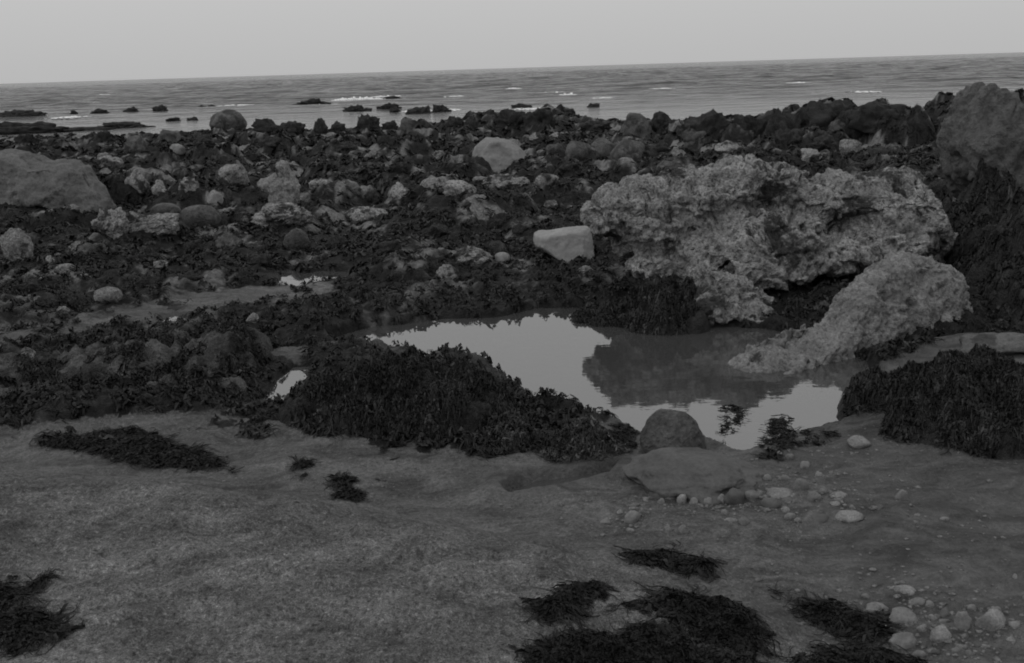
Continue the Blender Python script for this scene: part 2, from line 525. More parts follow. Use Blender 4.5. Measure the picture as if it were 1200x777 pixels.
# ------------------------------------------------------------------ mounds of rock under weed (things)
class Mound:
    def __init__(s, domes, seed, noise=0.05, p=0.75):
        s.d = []; s.seed = seed; s.noise = noise; s.p = p
        for (x0, x1, yb, yt, dep) in domes:
            xc = (x0 + x1) / 2
            b = unproj(xc, yb, 0.02)
            cy = b[1] + dep / 2
            cxp = at_dist(xc, (yb + yt) / 2, cy)
            m = depth_of((cxp[0], cy, 0)) / F
            rx = (x1 - x0) * m / 2
            top = at_dist(xc, yt, cy + 0.12 * dep)
            s.d.append((cxp[0], cy, rx, dep / 2, max(top[2], 0.05)))

    def h(s, x, y):
        x = np.asarray(x, float); y = np.asarray(y, float)
        wx = x + 0.09 * perlin(x * 2.2, y * 2.2, 1.1, s.seed) + 0.03 * perlin(x * 7, y * 7, 1.1, s.seed + 3)
        wy = y + 0.09 * perlin(x * 2.2, y * 2.2, 6.1, s.seed) + 0.03 * perlin(x * 7, y * 7, 6.1, s.seed + 3)
        best = np.full(x.shape, -0.25)
        for (cx, cy, rx, ry, hz) in s.d:
            q = ((wx - cx) / rx) ** 2 + ((wy - cy) / ry) ** 2
            z = hz * np.clip(1 - q, 0, 1) ** s.p - 0.25 * np.clip(q - 1, 0, 1)
            best = np.maximum(best, z)
        n = s.noise * (fbm(x * 5, y * 5, 0.5, 4, s.seed + 9, 0.6) + 0.45 * perlin(x * 13, y * 13, 0.5, s.seed + 13))
        return best + n * np.clip(best / 0.06, 0, 1)

    def mesh(s, name, mat, res=0.012):
        x0 = min(c[0] - c[2] for c in s.d) - 0.15; x1 = max(c[0] + c[2] for c in s.d) + 0.15
        y0 = min(c[1] - c[3] for c in s.d) - 0.15; y1 = max(c[1] + c[3] for c in s.d) + 0.15
        nx = int((x1 - x0) / res); ny = int((y1 - y0) / res)
        X, Y = np.meshgrid(np.linspace(x0, x1, nx), np.linspace(y0, y1, ny))
        Z = s.h(X, Y)
        fz = grid_faces(ny, nx)
        zz = Z.ravel()
        keep = (zz[fz] > -0.06).any(1)
        f = fz[keep]
        used = np.unique(f); mp = np.full(nx * ny, -1); mp[used] = np.arange(len(used))
        V = np.stack([X.ravel(), Y.ravel(), zz], -1)[used]
        return mesh_obj(name, V, mp[f], mat)

    def sample(s, n, r_):
        out = []
        w = np.array([c[2] * c[3] for c in s.d]); w = w / w.sum()
        k = r_.choice(len(s.d), n, p=w)
        D = np.array(s.d)[k]
        a = r_.uniform(0, 6.283, n); q = np.sqrt(r_.uniform(0, 1, n)) * 1.0
        return D[:, 0] + D[:, 2] * q * np.cos(a), D[:, 1] + D[:, 3] * q * np.sin(a)


MOUNDS = {}


def total(x, y):
    h = gfast(x, y)
    for mnd in MOUNDS.values():
        h = np.maximum(h, mnd.h(x, y))
    return h


def ribbons(name, X, Y, hf, length, width, mat, seed, segs=5, lift=0.02, parent=None, flow=1.2, wob=0.9, broad=0.6):
    """fronds of weed lying on a surface: narrow wavy ribbons that run downhill"""
    r_ = np.random.default_rng(seed)
    cl = 7
    nc = max(len(X) // cl, 1); idx = np.repeat(np.arange(nc), cl)
    X = X[idx] + r_.normal(0, 0.10 * length, nc * cl); Y = Y[idx] + r_.normal(0, 0.10 * length, nc * cl)
    n = len(X); tone = r_.uniform(0, 1, nc)[idx]
    L = length * r_.uniform(0.5, 1.4, nc)[idx] * r_.uniform(0.6, 1.1, n)
    blade = (r_.uniform(0, 1, nc) < broad)[idx]
    L = np.where(blade, L * 0.55, L); Wd = width * r_.uniform(0.5, 1.3, n) * np.where(blade, 2.4, 0.9)
    e = 0.03
    gx = (hf(X + e, Y) - hf(X - e, Y)) / (2 * e); gy = (hf(X, Y + e) - hf(X, Y - e)) / (2 * e)
    a = r_.uniform(0, 6.283, nc)[idx] + r_.normal(0, 0.5, n)
    dx = np.cos(a) - flow * gx; dy = np.sin(a) - flow * gy
    th = np.arctan2(dy, dx)
    curl = r_.normal(0, wob * 0.8, nc)[idx] + r_.normal(0, wob * 0.5, n)
    x = X.copy(); y = Y.copy()
    vs = []
    base_l = r_.uniform(0.0, 1.0, n) ** 1.5 * lift
    tw = r_.normal(0, 0.7, n)
    for k in range(segs + 1):
        t = k / segs
        z = hf(x, y) + base_l * (1 - 0.5 * t) + 0.004 + lift * 0.6 * r_.uniform(-0.3, 1, n) * math.sin(math.pi * min(t * 1.1, 1))
        w = Wd * (0.35 + 0.65 * math.sin(math.pi * (0.12 + 0.80 * t)))
        sx = -np.sin(th); sy = np.cos(th)
        tt = tw + r_.normal(0, 0.45, n)
        c = np.cos(tt); s_ = np.sin(tt)
        A = np.stack([x - sx * w * c / 2, y - sy * w * c / 2, z - s_ * w / 2], -1)
        B = np.stack([x + sx * w * c / 2, y + sy * w * c / 2, z + s_ * w / 2], -1)
        vs += [A, B]
        th = th + curl / segs + r_.normal(0, 0.35, n)
        st = L / segs / np.sqrt(1 + 1.3 * (gx * np.cos(th) + gy * np.sin(th)) ** 2)
        x = x + np.cos(th) * st; y = y + np.sin(th) * st
    V = np.stack(vs, 1)                      # n, 2*(segs+1), 3
    m = 2 * (segs + 1)
    k = np.arange(segs) * 2
    q = np.stack([k, k + 1, k + 3, k + 2], -1)
    Fz = (np.arange(n) * m)[:, None, None] + q[None]
    o = mesh_obj(name, V.reshape(-1, 3), Fz.reshape(-1, 4), mat, parent=parent)
    ta = o.data.attributes.new('tone', 'FLOAT', 'POINT'); ta.data.foreach_set('value', np.repeat(tone, m).astype(np.float32))
    return o


def fuse(name, V, Fl, mat, voxel, noise, loc_ref, seed, soft=2):
    """one continuous weathered rock from overlapping closed masses"""
    me0 = bpy.data.meshes.new(name); me0.from_pydata(V.tolist(), [], Fl); me0.update()
    o = bpy.data.objects.new(name, me0); COL.objects.link(o)
    md = o.modifiers.new('fuse', 'REMESH'); md.mode = 'VOXEL'; md.voxel_size = voxel
    sm = o.modifiers.new('soft', 'SMOOTH'); sm.iterations = soft; sm.factor = 0.5
    dg = bpy.context.evaluated_depsgraph_get(); ev = o.evaluated_get(dg)
    me = bpy.data.meshes.new_from_object(ev)
    n = len(me.vertices)
    co = np.empty(n * 3, np.float32); me.vertices.foreach_get('co', co); co = co.reshape(-1, 3).astype(float)
    no = np.empty(n * 3, np.float32); me.vertices.foreach_get('normal', no); no = no.reshape(-1, 3)
    x, y, z = co.T
    dsp = 0
    for (fr, am, mode) in noise:
        q = fbm(x * (2.5 if mode == 'bed' else fr), y * (2.5 if mode == 'bed' else fr), z * (2.5 if mode == 'bed' else fr), 3, seed + int(fr * 7), 0.55)
        if mode == 'bed':
            t_ = (z + 0.25 * x) * fr / 6.283 + 0.55 * q
            q = np.abs((t_ % 1.0) - 0.5) * 2
            dsp = dsp - am * np.clip(1 - q * 5, 0, 1)
            continue
        dsp = dsp + am * (q if mode == 's' else (-np.clip(q - 0.12, 0, 1) * 2 if mode == 'pit' else (1 - 2 * np.abs(q))))
    co = co + no * dsp[:, None]
    ref = np.asarray(loc_ref)
    me.vertices.foreach_set('co', (co - ref).astype(np.float32).ravel()); me.update()
    me.polygons.foreach_set('use_smooth', np.ones(len(me.polygons), bool))
    me.materials.append(mat)
    o.modifiers.clear(); o.data = me; bpy.data.meshes.remove(me0); me.name = name
    o.location = ref
    return o


def blob_rock(name, blobs, mat, voxel, noise, loc_ref, seed):
    vv = []; ff = []; off = 0
    r_ = np.random.default_rng(seed)
    for (px, py, d, rx, ry, rz) in blobs:
        c = at_dist(px, py, d)
        P, f = rock_verts(int(r_.integers(1e6)), (2 * rx, 2 * ry, 2 * rz), 4, 9, 8.0, 0.12, 0.02)
        P[:, 2] -= rz
        vv.append(P + c[None]); ff += (f + off).tolist(); off += len(P)
    return fuse(name, np.concatenate(vv), ff, mat, voxel, noise, loc_ref, seed)


def outline_rock(name, pts, d0, thick, mat, voxel, noise, seed, slope=0.0, lean=0.25, soft=4,
                 layers=((-.5, .60), (-.36, .84), (-.12, .98), (.12, 1.0), (.36, .86), (.5, .6)), extra=None, back=None):
    """a boulder with a given silhouette: a thick rounded body at its own distance"""
    pts = np.array(pts, float); xm = pts[:, 0].mean(); n = len(pts)
    W = np.array([at_dist(px, py, d0 + slope * (px - xm)) for px, py in pts])
    c = W.mean(0); zb = W[:, 2].min()
    V = []; Fl = []
    for (s_, k) in layers:
        Q = c + (W - c) * np.array([k, 1, k if s_ > 0 else 0.5 + 0.5 * k])[None]
        Q[:, 2] = np.where(Q[:, 2] < c[2], W[:, 2], Q[:, 2])
        Q[:, 1] = W[:, 1] + s_ * thick + lean * (Q[:, 2] - zb)
        V.append(Q)
    m = len(layers)
    for l in range(m - 1):
        for i in range(n):
            j = (i + 1) % n
            Fl.append([l * n + i, l * n + j, (l + 1) * n + j, (l + 1) * n + i])
    V = np.concatenate(V)
    for l, flip in ((0, True), (m - 1, False)):
        V = np.concatenate([V, V[l * n:(l + 1) * n].mean(0)[None]]); ci = len(V) - 1
        for i in range(n):
            j = (i + 1) % n
            Fl.append([ci, l * n + j, l * n + i] if flip else [ci, l * n + i, l * n + j])
    if extra is not None:
        off = len(V)
        for (px, py, d, rx, ry, rz) in extra:
            P, f = rock_verts(seed + off, (2 * rx, 2 * ry, 2 * rz), 4, 9, 8.0, 0.12, 0.02)
            P[:, 2] -= rz
            V = np.concatenate([V, P + at_dist(px, py, d)[None]]); Fl += (f + off).tolist(); off = len(V)
    ref = (c[0], c[1], zb)
    return fuse(name, V, Fl, mat, voxel, noise, ref, seed, soft)


# ================================================================== BUILD
# ---- ground sheet, finer near the camera
NR, NC = 820, 900
yy = np.concatenate([np.linspace(-6, 1.7, 12)[:-1], np.geomspace(1.7, 75, NR - 11)])
uu = np.linspace(-1, 1, NC); uu = np.sinh(uu * 1.1) / math.sinh(1.1) * 0.95
half = np.maximum(yy, 3.0) + 0.6
X = uu[None] * half[:, None]; Y = np.repeat(yy[:, None], NC, 1)
Hh, wz, pale, wet, wm = ground(X, Y, full=True)
og = mesh_obj('ground', np.stack([X, Y, Hh], -1).reshape(-1, 3), grid_faces(NR, NC), M_GROUND)
og['kind'] = 'structure'
at_ = og.data.color_attributes.new('mask', 'FLOAT_COLOR', 'POINT')
pool_floor = np.clip(wm - 0.35, 0, 1) * (X > 0) * 0
cols = np.stack([wz, wet, pale, np.ones_like(wz)], -1).reshape(-1).astype(np.float32)
at_.data.foreach_set('color', cols)



def gfast(x, y):
    x = np.asarray(x, float); y = np.asarray(y, float)
    r = np.clip(np.interp(y, yy, np.arange(NR)), 0, NR - 1.001)
    u_ = np.clip(x / (np.maximum(y, 3.0) + 0.6), -0.949, 0.949)
    c = np.clip(np.interp(u_, uu, np.arange(NC)), 0, NC - 1.001)
    i = r.astype(int); j = c.astype(int); a = r - i; b = c - j
    return (Hh[i, j] * (1 - b) + Hh[i, j + 1] * b) * (1 - a) + (Hh[i + 1, j] * (1 - b) + Hh[i + 1, j + 1] * b) * a


# ---- sea
yr = np.concatenate([np.geomspace(24, 420, 520), np.geomspace(430, 9000, 60)])
un = np.linspace(-1.05, 1.05, 420)
SX = un[None] * (yr[:, None] + 8); SY = np.repeat(yr[:, None], 420, 1)
wamp = np.interp(SY, [24, 42, 60, 100, 420, 900], [0.004, 0.008, 0.08, 0.22, 0.20, 0.0])
ph = SX * 0.10 + 2.2 * perlin(SX / 14, SY / 9, 0, 300)
SZ = wamp * (0.55 * np.sin(SY * 0.95 + ph) + 0.8 * fbm(SX * 0.16, SY * 0.55, 0, 3, 310) + 0.35 * np.sin(SY * 2.1 - SX * 0.3 + 1.7 * perlin(SX / 5, SY / 5, 2, 311)))
SEA_Z = -0.30
osea = mesh_obj('sea', np.stack([SX, SY, SZ + SEA_Z], -1).reshape(-1, 3), grid_faces(len(yr), 420), M_SEA)
osea['kind'] = 'structure'


def water_sheet(name, poly, z, grow, mat):
    p = np.array(poly); c = p.mean(0)
    x0, y0 = p.min(0) - grow; x1, y1 = p.max(0) + grow
    st = 0.03
    xs = np.arange(x0, x1, st); ys = np.arange(y0, y1, st)
    X, Y = np.meshgrid(xs, ys)
    sd = poly_sdf(poly, X, Y)
    f = grid_faces(len(ys), len(xs))
    f = f[(sd.ravel()[f] < grow).all(1)]
    used = np.unique(f); mp = np.full(X.size, -1); mp[used] = np.arange(len(used))
    o = mesh_obj(name, np.stack([X.ravel(), Y.ravel(), np.full(X.size, z)], -1)[used], mp[f], mat)
    o['kind'] = 'structure'
    return o


water_sheet('pool_water', POOL, 0.0, 0.16, M_POOL)
for nm, poly, dep in WATERS[1:]:
    water_sheet('puddle_water', poly, 0.0, 0.06, M_POOL)

# ---- mounds
G_MOUND = 'seaweed-covered mounds around the pool'
mound_specs = [
    ('front', [(352, 548, 524, 424, 1.0), (470, 612, 530, 446, 0.75), (338, 440, 510, 446, 0.5)], 101, 44000, 0.066, 0.0052, M_WEED, 0.10,
     'dark seaweed-covered mound on the near side of the pool, beside the wet sand'),
    ('bank', [(548, 650, 546, 494, 0.45), (625, 732, 547, 504, 0.4)], 111, 6000, 0.055, 0.005, M_WEED2, 0.05,
     'low ragged seaweed heap joining the pool edge to the small dark puddle'),
    ('west', [(70, 232, 476, 396, 1.4), (205, 322, 464, 386, 1.0), (-120, 80, 498, 420, 1.2), (120, 300, 488, 440, 0.6)], 121, 42000, 0.075, 0.006, M_WEED, 0.075,
     'broad seaweed-covered mound left of the pool, below the strip of wet sand'),
    ('east', [(998, 1215, 550, 442, 1.0), (1080, 1330, 552, 436, 1.3)], 131, 42000, 0.066, 0.0052, M_WEED, 0.10,
     'black seaweed-draped rock in front of the slanted slab at the right edge'),
    ('slope', [(1120, 1420, 396, 225, 2.6), (1085, 1200, 330, 240, 1.6), (1140, 1330, 392, 300, 1.0), (1158, 1440, 292, 140, 1.3), (1118, 1210, 300, 192, 0.9)], 141, 26000, 0.11, 0.010, M_WEED, 0.12,
     'tall weedy rock slope carrying the peaked grey boulder'),
    ('shoulder', [(722, 822, 390, 350, 0.7), (672, 775, 380, 364, 0.5), (745, 812, 380, 332, 0.45)], 151, 12000, 0.07, 0.006, M_WEED, 0.10,
     'weed-hung rock shoulder under the left end of the big barnacled rock'),
]
for key, domes, seed, nrib, ln, wd, mt, nz, label in mound_specs:
    MOUNDS[key] = Mound(domes, seed, nz)
for key, domes, seed, nrib, ln, wd, mt, nz, label in mound_specs:
    mnd = MOUNDS[key]
    root_ = bpy.data.objects.new('weed_covered_rock', None); COL.objects.link(root_)
    c_ = mnd.d[0]; root_.location = (c_[0], c_[1], 0.0)
    o = mnd.mesh('rock_core', M_SILTED if key in ('west', 'bank') else M_WEEDROCK); o.parent = root_; o.location = (-c_[0], -c_[1], 0.0)
    tag(root_, label, 'rock', G_MOUND)
    x, y = mnd.sample(nrib, np.random.default_rng(seed))
    hh = mnd.h(x, y); gg = gfast(x, y)
    ok = (hh > gg - 0.02) & (perlin(x * 4, y * 4, 0, seed + 7) + 0.5 * perlin(x * 11, y * 11, 0, seed + 8) > {'east': -0.45, 'front': -0.4, 'shoulder': -0.7, 'west': 0.10}.get(key, -0.26))
    ribbons('weed_coat', x[ok], y[ok], total, ln, wd * 0.85, mt, seed + 1, 5, 0.022, parent=root_, flow=0.12, wob=2.2, broad=0.5).location = (-c_[0], -c_[1], 0.0)

# ---- the big barnacled rock and the slanted slab
big = [(722, 250, 7.0, .24, .35, .19), (765, 248, 7.05, .34, .42, .26), (800, 240, 7.15, .36, .42, .27), (850, 228, 7.25, .40, .45, .27), (915, 230, 7.3, .36, .42, .24),
       (970, 240, 7.3, .34, .42, .26), (1035, 240, 7.3, .36, .42, .25), (1072, 258, 7.2, .18, .38, .27), (1040, 285, 7.1, .34, .38, .2), (760, 280, 7.0, .27, .3, .2),
       (840, 300, 6.85, .32, .35, .25), (895, 298, 6.75, .38, .34, .24), (955, 300, 6.8, .31, .30, .17), (990, 300, 6.9, .22, .3, .14), (880, 270, 7.0, .5, .4, .2),
       (825, 345, 6.55, .20, .30, .28), (862, 366, 6.4, .25, .25, .22), (835, 385, 6.35, .2, .3, .15), (895, 368, 6.4, .14, .2, .15), (832, 374, 6.2, .22, .22, .19), (872, 380, 6.15, .21, .2, .14), (808, 362, 6.35, .15, .22, .2), (760, 302, 6.85, .15, .2, .13), (770, 318, 6.75, .10, .2, .10), (745, 310, 6.8, .09, .15, .08), (850, 350, 6.4, .22, .2, .2), (797, 318, 6.85, .16, .25, .2),
       (880, 345, 7.5, .80, .35, .50), (1010, 320, 7.6, .80, .35, .55)]
ref = unproj(860, 395, 0.0)
o = blob_rock('barnacled_rock', big, M_BARN, 0.012,
              [(2.4, 0.055, 's'), (26.1, 0.035, 'bed'), (5.5, 0.050, 'pit'), (11, 0.030, 'pit'), (15, 0.018, 's'), (26, 0.016, 'pit'), (45, 0.006, 's')], ref, 5)
tag(o, 'largest pale barnacle-crusted rock overhanging the right end of the pool', 'rock')
slp = [(px_ + (6 if py_ < 330 else 0), py_ + (13 if py_ < 400 else 4)) for px_, py_ in [(846, 452), (860, 428), (885, 407), (925, 394), (955, 381), (980, 368), (1000, 344), (1030, 311), (1055, 296), (1080, 289), (1125, 295), (1139, 322),
       (1148, 358), (1128, 378), (1112, 402), (1085, 412), (1050, 432), (1000, 452), (950, 460), (900, 462)]]
o = outline_rock('slanted_rock', slp, 5.45, 0.42, M_SLANT, 0.011,
                 [(2.6, 0.04, 's'), (6, 0.03, 'pit'), (24.1, 0.02, 'bed'), (14, 0.014, 's'), (24, 0.016, 'pit'), (45, 0.005, 's')], 8, slope=0.0022, lean=0.35, soft=6)
tag(o, 'long crusted slab slanting up from the pool in front of the largest rock', 'rock')

# ---- landmark boulders, each one placed and described by hand
L = [
    # box, material, seed, options, label
    ((755, 482, 831, 545), M_DARK, 355, dict(sub=6, deep=0.8, embed=0.3, rough=0.07, fine=0.015, planes=10, sharp=6), 'dark rounded boulder at the near edge of the pool'),
    ((740, 523, 922, 592), M_LOW, 366, dict(sub=6, deep=0.8, embed=0.45, rough=0.16, fine=0.03, planes=9, sharp=6), 'low damp boulder in the sand with pebbles along its foot'),
    ((243, 129, 286, 153), M_GREY, 307, dict(deep=0.8), 'domed pale boulder on the shoreline, seen against the sea on the left'),
    ((288, 238, 362, 272), M_PALE, 310, dict(deep=0.7, sub=5, rough=0.18, fine=0.14), 'ragged barnacled rock at the foot of the upright peaked rock'),
    ((104, 244, 149, 281), M_PALE, 311, dict(deep=0.8, sub=5, rough=0.24, fine=0.14), 'knobbly barnacled rock below the long smooth boulder'),
    ((147, 250, 208, 275), M_PALE, 312, dict(deep=0.6, sub=5, rough=0.24, fine=0.14), 'flat crusted rock running right from the knobbly rock'),
    ((0, 268, 36, 312), M_PALE, 313, dict(deep=0.9, sub=5, rough=0.14, fine=0.06), 'pale crusted rock at the left edge, under the long smooth boulder'),
    ((205, 240, 255, 268), M_DARK, 314, dict(deep=0.7, planes=7), 'dark wedge-shaped stone among the pale rocks on the left'),
    ((173, 238, 209, 256), M_DARK, 315, dict(deep=0.8, planes=6), 'dark smooth domed stone behind the flat crusted rock'),
    ((331, 268, 362, 294), M_DARK, 316, dict(deep=0.7, planes=7), 'dark smooth stone leaning under the ragged barnacled rock'),
    ((663, 166, 695, 190), M_GREY, 317, dict(deep=0.8), 'rounded grey boulder right of the loaf-shaped boulder'),
    ((689, 162, 722, 186), M_GREY, 318, dict(deep=0.8), 'blocky grey boulder, middle of the three behind the largest rock'),
    ((717, 164, 760, 185), M_GREY, 319, dict(deep=0.8), 'low pale boulder, rightmost of the three behind the largest rock'),
    ((530, 288, 578, 312), M_PALE, 320, dict(deep=0.7, sub=5, rough=0.24, fine=0.14), 'low pale barnacled stone on the weed bank behind the pool'),
    ((580, 296, 598, 308), M_PEBP, 321, dict(deep=0.9), 'small pale egg-shaped stone beside the low barnacled stone'),
    ((1130, 392, 1240, 420), M_MID, 322, dict(deep=0.5, rough=0.24), 'flat grey ledge between the slanted slab and the black seaweed-draped rock'),
    ((403, 242, 453, 258), M_PALE, 323, dict(deep=0.5, hmin=0.15), 'thin pale slab lying flat in the weed, left of centre'),
    ((626, 203, 655, 218), M_PALE, 324, dict(deep=0.5, hmin=0.15), 'thin tilted pale slab under the loaf-shaped boulder'),
    ((560, 204, 622, 226), M_PALE, 325, dict(deep=0.6, sub=5, rough=0.24, fine=0.14), 'crusted rock directly below the loaf-shaped boulder'),
    ((519, 211, 558, 233), M_PALE, 326, dict(deep=0.7, rough=0.24, fine=0.14), 'crusted rock with a notched top, left of the one under the loaf-shaped boulder'),
    ((491, 208, 518, 225), M_PALE, 327, dict(deep=0.7, rough=0.13, fine=0.05), 'small rounded crusted rock at the left end of a row of three'),
    ((108, 336, 140, 357), M_PALE, 328, dict(deep=0.8, planes=7, sharp=14), 'pale squarish stone above the strip of wet sand'),
    ((996, 511, 1024, 528), M_PEBP, 329, dict(deep=0.8), 'pale stone resting against the foot of the black seaweed-draped rock'),
    ((146, 199, 175, 231), M_PALE, 330, dict(deep=0.7, rough=0.16), 'tall pale rock just right of the tip of the long smooth boulder'),
    ((251, 193, 289, 218), M_PALE, 331, dict(deep=0.7, rough=0.14), 'arched pale rock left of the upright peaked rock'),
    ((238, 223, 260, 241), M_PEBP, 332, dict(deep=0.9), 'round white stone between the wedge-shaped stone and the arched rock'),
    ((196, 169, 215, 181), M_PEBP, 333, dict(deep=0.9), 'small round pale stone alone in dark weed near the shoreline'),
]
for box, mt, seed, kw, label in L:
    place_rock(box, mt, seed, label=label, name='boulder' if (box[2] - box[0]) > 35 else 'stone', cat='boulder' if 'boulder' in label else ('rock' if 'rock' in label else 'stone'), **kw)
OUT = [
    ([(1122, 182), (1123, 162), (1130, 147), (1142, 136), (1156, 114), (1164, 101), (1174, 110), (1192, 121), (1220, 132), (1260, 140), (1285, 200), (1270, 245), (1190, 245), (1145, 232), (1122, 204)],
     8.6, 1.1, M_PEAK, 0.02, [(1.4, .06, 's'), (3.2, .04, 'pit'), (8, .025, 's'), (22, .01, 's')], 301, 'big peaked grey boulder on the weedy slope, its top nearest the horizon'),
    ([(-110, 198), (-60, 185), (0, 179), (25, 181), (52, 190), (80, 191), (98, 197), (110, 210), (134, 246), (112, 244), (85, 234), (60, 236), (20, 240), (-60, 244), (-110, 240)],
     None, 0.9, M_MID, 0.02, [(1.5, .05, 's'), (4, .03, 's'), (10, .012, 's'), (25, .006, 's')], 302, 'long smooth grey boulder cut by the left edge of the photo'),
    ([(548, 194), (552, 184), (558, 170), (570, 161), (583, 161), (600, 167), (612, 176), (619, 187), (616, 204), (600, 205), (575, 203), (556, 202)],
     None, 0.8, M_SMOOTH, 0.016, [(2, .03, 's'), (6, .015, 's'), (18, .006, 's')], 303, 'smooth loaf-shaped boulder standing alone in the middle of the weed field'),
    ([(626, 288), (626, 276), (633, 272), (660, 269), (690, 266), (694, 270), (698, 304), (684, 307), (660, 304), (640, 297)],
     None, 0.35, M_SMOOTH, 0.010, [(2, .012, 's'), (7, .008, 's'), (22, .004, 's')], 304, 'squared pale block lying behind the pool, left of the largest rock'),
    ([(300, 217), (315, 208), (324, 203), (324, 190), (333, 192), (338, 203), (350, 220), (350, 240), (340, 248), (318, 246), (316, 225)],
     None, 0.45, M_SLANT, 0.012, [(3, .03, 's'), (9, .02, 's'), (25, .01, 's')], 309, 'upright pale peaked rock rising from the weed'),
    ([(725, 158), (732, 143), (738, 135), (750, 135), (760, 146), (767, 160), (745, 163)],
     None, 0.7, M_GREY, 0.02, [(2, .05, 's'), (6, .03, 's')], 308, 'pale pointed boulder at the shoreline beside the dark ridge'),
]
for pp, d, th, mt, vx, nz, seed, label in OUT:
    q = np.array(pp, float)
    if d is None:
        d = hit(q[:, 0].mean() if q[:, 0].min() > 0 else 60, q[:, 1].max() - 3)[1] + th * 0.3
    o = outline_rock(soft=2 if 'peaked grey' in label else 4, name='boulder' if 'boulder' in label else ('stone_block' if 'block' in label else 'rock'), pts=pp, d0=d, thick=th, mat=mt, voxel=vx, noise=nz, seed=seed)
    tag(o, label, 'boulder' if 'boulder' in label else 'rock')
LMS = [('the loaf-shaped boulder', 584, 183), ('the squared block', 662, 286), ('the largest rock', 890, 240), ('the slanted slab', 1010, 390),
       ('the long smooth boulder', 50, 205), ('the peaked grey boulder', 1160, 140), ('the upright peaked rock', 327, 215),
       ('the knobbly barnacled rock', 126, 262), ('the domed shoreline boulder', 264, 141), ('the pointed shoreline boulder', 746, 147),
       ('the low damp boulder', 830, 560), ('the black draped rock', 1100, 480), ('the bright puddle', 365, 326), ('the thin flat slab', 428, 250),
       ('the mound left of the pool', 200, 430)]

# ---- the other rocks of the field
fld = [
    # pale crusted
    (100, 182, 141, 198, 'p'), (134, 229, 161, 245, 'p'), (207, 207, 232, 228, 'p'), (177, 211, 195, 230, 'p'), (216, 255, 235, 266, 'p'),
    (361, 209, 386, 220, 'p'), (375, 230, 404, 268, 'p'), (52, 299, 63, 310, 'p'), (60, 309, 88, 322, 'p'), (178, 304, 198, 315, 'p'),
    (74, 239, 94, 248, 'p'), (137, 158, 175, 181, 'g'), (427, 176, 446, 188, 'p'), (506, 176, 525, 187, 'p'), (620, 155, 642, 164, 'p'), (643, 155, 664, 163, 'p'),
    (653, 211, 679, 225, 'p'), (620, 223, 633, 233, 'p'), (637, 234, 654, 243, 'p'), (453, 213, 481, 235, 'p'), (511, 310, 540, 329, 'p'),
    (654, 331, 670, 341, 'p'), (678, 310, 698, 320, 'p'), (834, 165, 875, 180, 'p'), (929, 174, 966, 192, 'p'), (985, 163, 1011, 181, 'p'), (1008, 168, 1033, 184, 'p'),
    (971, 140, 992, 154, 'g'), (1040, 172, 1056, 181, 'g'), (640, 168, 662, 182, 'g'), (557, 137, 588, 155, 'g'), (466, 137, 491, 155, 'g'), (416, 134, 447, 153, 'd'), (519, 136, 543, 150, 'd'),
    (544, 135, 566, 152, 'd'), (580, 128, 620, 150, 'd'), (612, 127, 655, 150, 'd'), (680, 141, 719, 153, 'd'), (760, 130, 802, 153, 'd'), (293, 139, 330, 156, 'd'), (325, 142, 357, 156, 'd'),
    (367, 139, 384, 158, 'd'), (384, 142, 404, 156, 'd'), (446, 141, 466, 153, 'd'), (800, 128, 858, 160, 'd'), (862, 134, 902, 165, 'd'), (900, 127, 945, 160, 'd'), (938, 118, 1000, 152, 'd'),
    (1000, 119, 1068, 152, 'd'), (1060, 130, 1098, 160, 'd'), (905, 150, 950, 172, 'd'), (950, 158, 985, 176, 'd'), (1030, 150, 1075, 172, 'g'), (800, 150, 830, 168, 'g'),
    (64, 359, 80, 368, 'p'), (22, 406, 40, 421, 'p'), (260, 354, 280, 366, 'p'), (288, 366, 304, 380, 'p'),
    (919, 329, 932, 340, 'p'), (958, 352, 976, 365, 'g'), (940, 363, 959, 376, 'g'),
    (35, 184, 60, 196, 'g'), (60, 158, 92, 172, 'g'), (100, 153, 130, 168, 'd'), (15, 156, 44, 170, 'd'), (180, 152, 214, 168, 'g'), (222, 158, 250, 172, 'd'), (300, 160, 330, 175, 'd'), (340, 170, 368, 184, 'g'),
    (392, 168, 418, 180, 'd'), (390, 190, 412, 202, 'g'), (440, 158, 470, 172, 'd'), (478, 164, 503, 176, 'g'), (456, 190, 482, 203, 'd'), (513, 190, 540, 203, 'd'),
    (400, 212, 424, 226, 'g'), (420, 225, 446, 240, 'd'), (655, 188, 684, 202, 'd'), (688, 195, 716, 209, 'g'), (722, 190, 750, 204, 'd'), (752, 168, 790, 186, 'd'), (770, 188, 800, 200, 'g'),
    (160, 288, 186, 304, 'd'), (86, 284, 112, 302, 'g'), (210, 280, 240, 298, 'd'), (250, 272, 284, 292, 'g'), (290, 296, 318, 312, 'd'), (380, 275, 408, 292, 'd'), (412, 262, 440, 276, 'g'),
    (440, 282, 470, 298, 'd'), (470, 244, 498, 258, 'g'), (500, 262, 530, 278, 'd'), (540, 240, 566, 254, 'g'), (570, 250, 600, 268, 'd'), (600, 262, 622, 276, 'd'), (390, 306, 420, 318, 'd'),
    (1120, 232, 1150, 254, 'g'), (1150, 262, 1185, 285, 'd'), (1164, 318, 1190, 336, 'g'), (1090, 212, 1118, 230, 'd'),
    (160, 470, 195, 486, 'g'), (138, 420, 180, 434, 'g'), (10, 328, 44, 346, 'd'), (30, 346, 62, 360, 'd'), (205, 318, 236, 332, 'd'), (150, 322, 184, 338, 'd'), (268, 316, 300, 330, 'd'),
]
mats = {'p': (M_PALE, 'pale'), 'g': (M_GREY, 'grey'), 'd': (M_WEEDROCK, 'dark')}
r_ = np.random.default_rng(77)
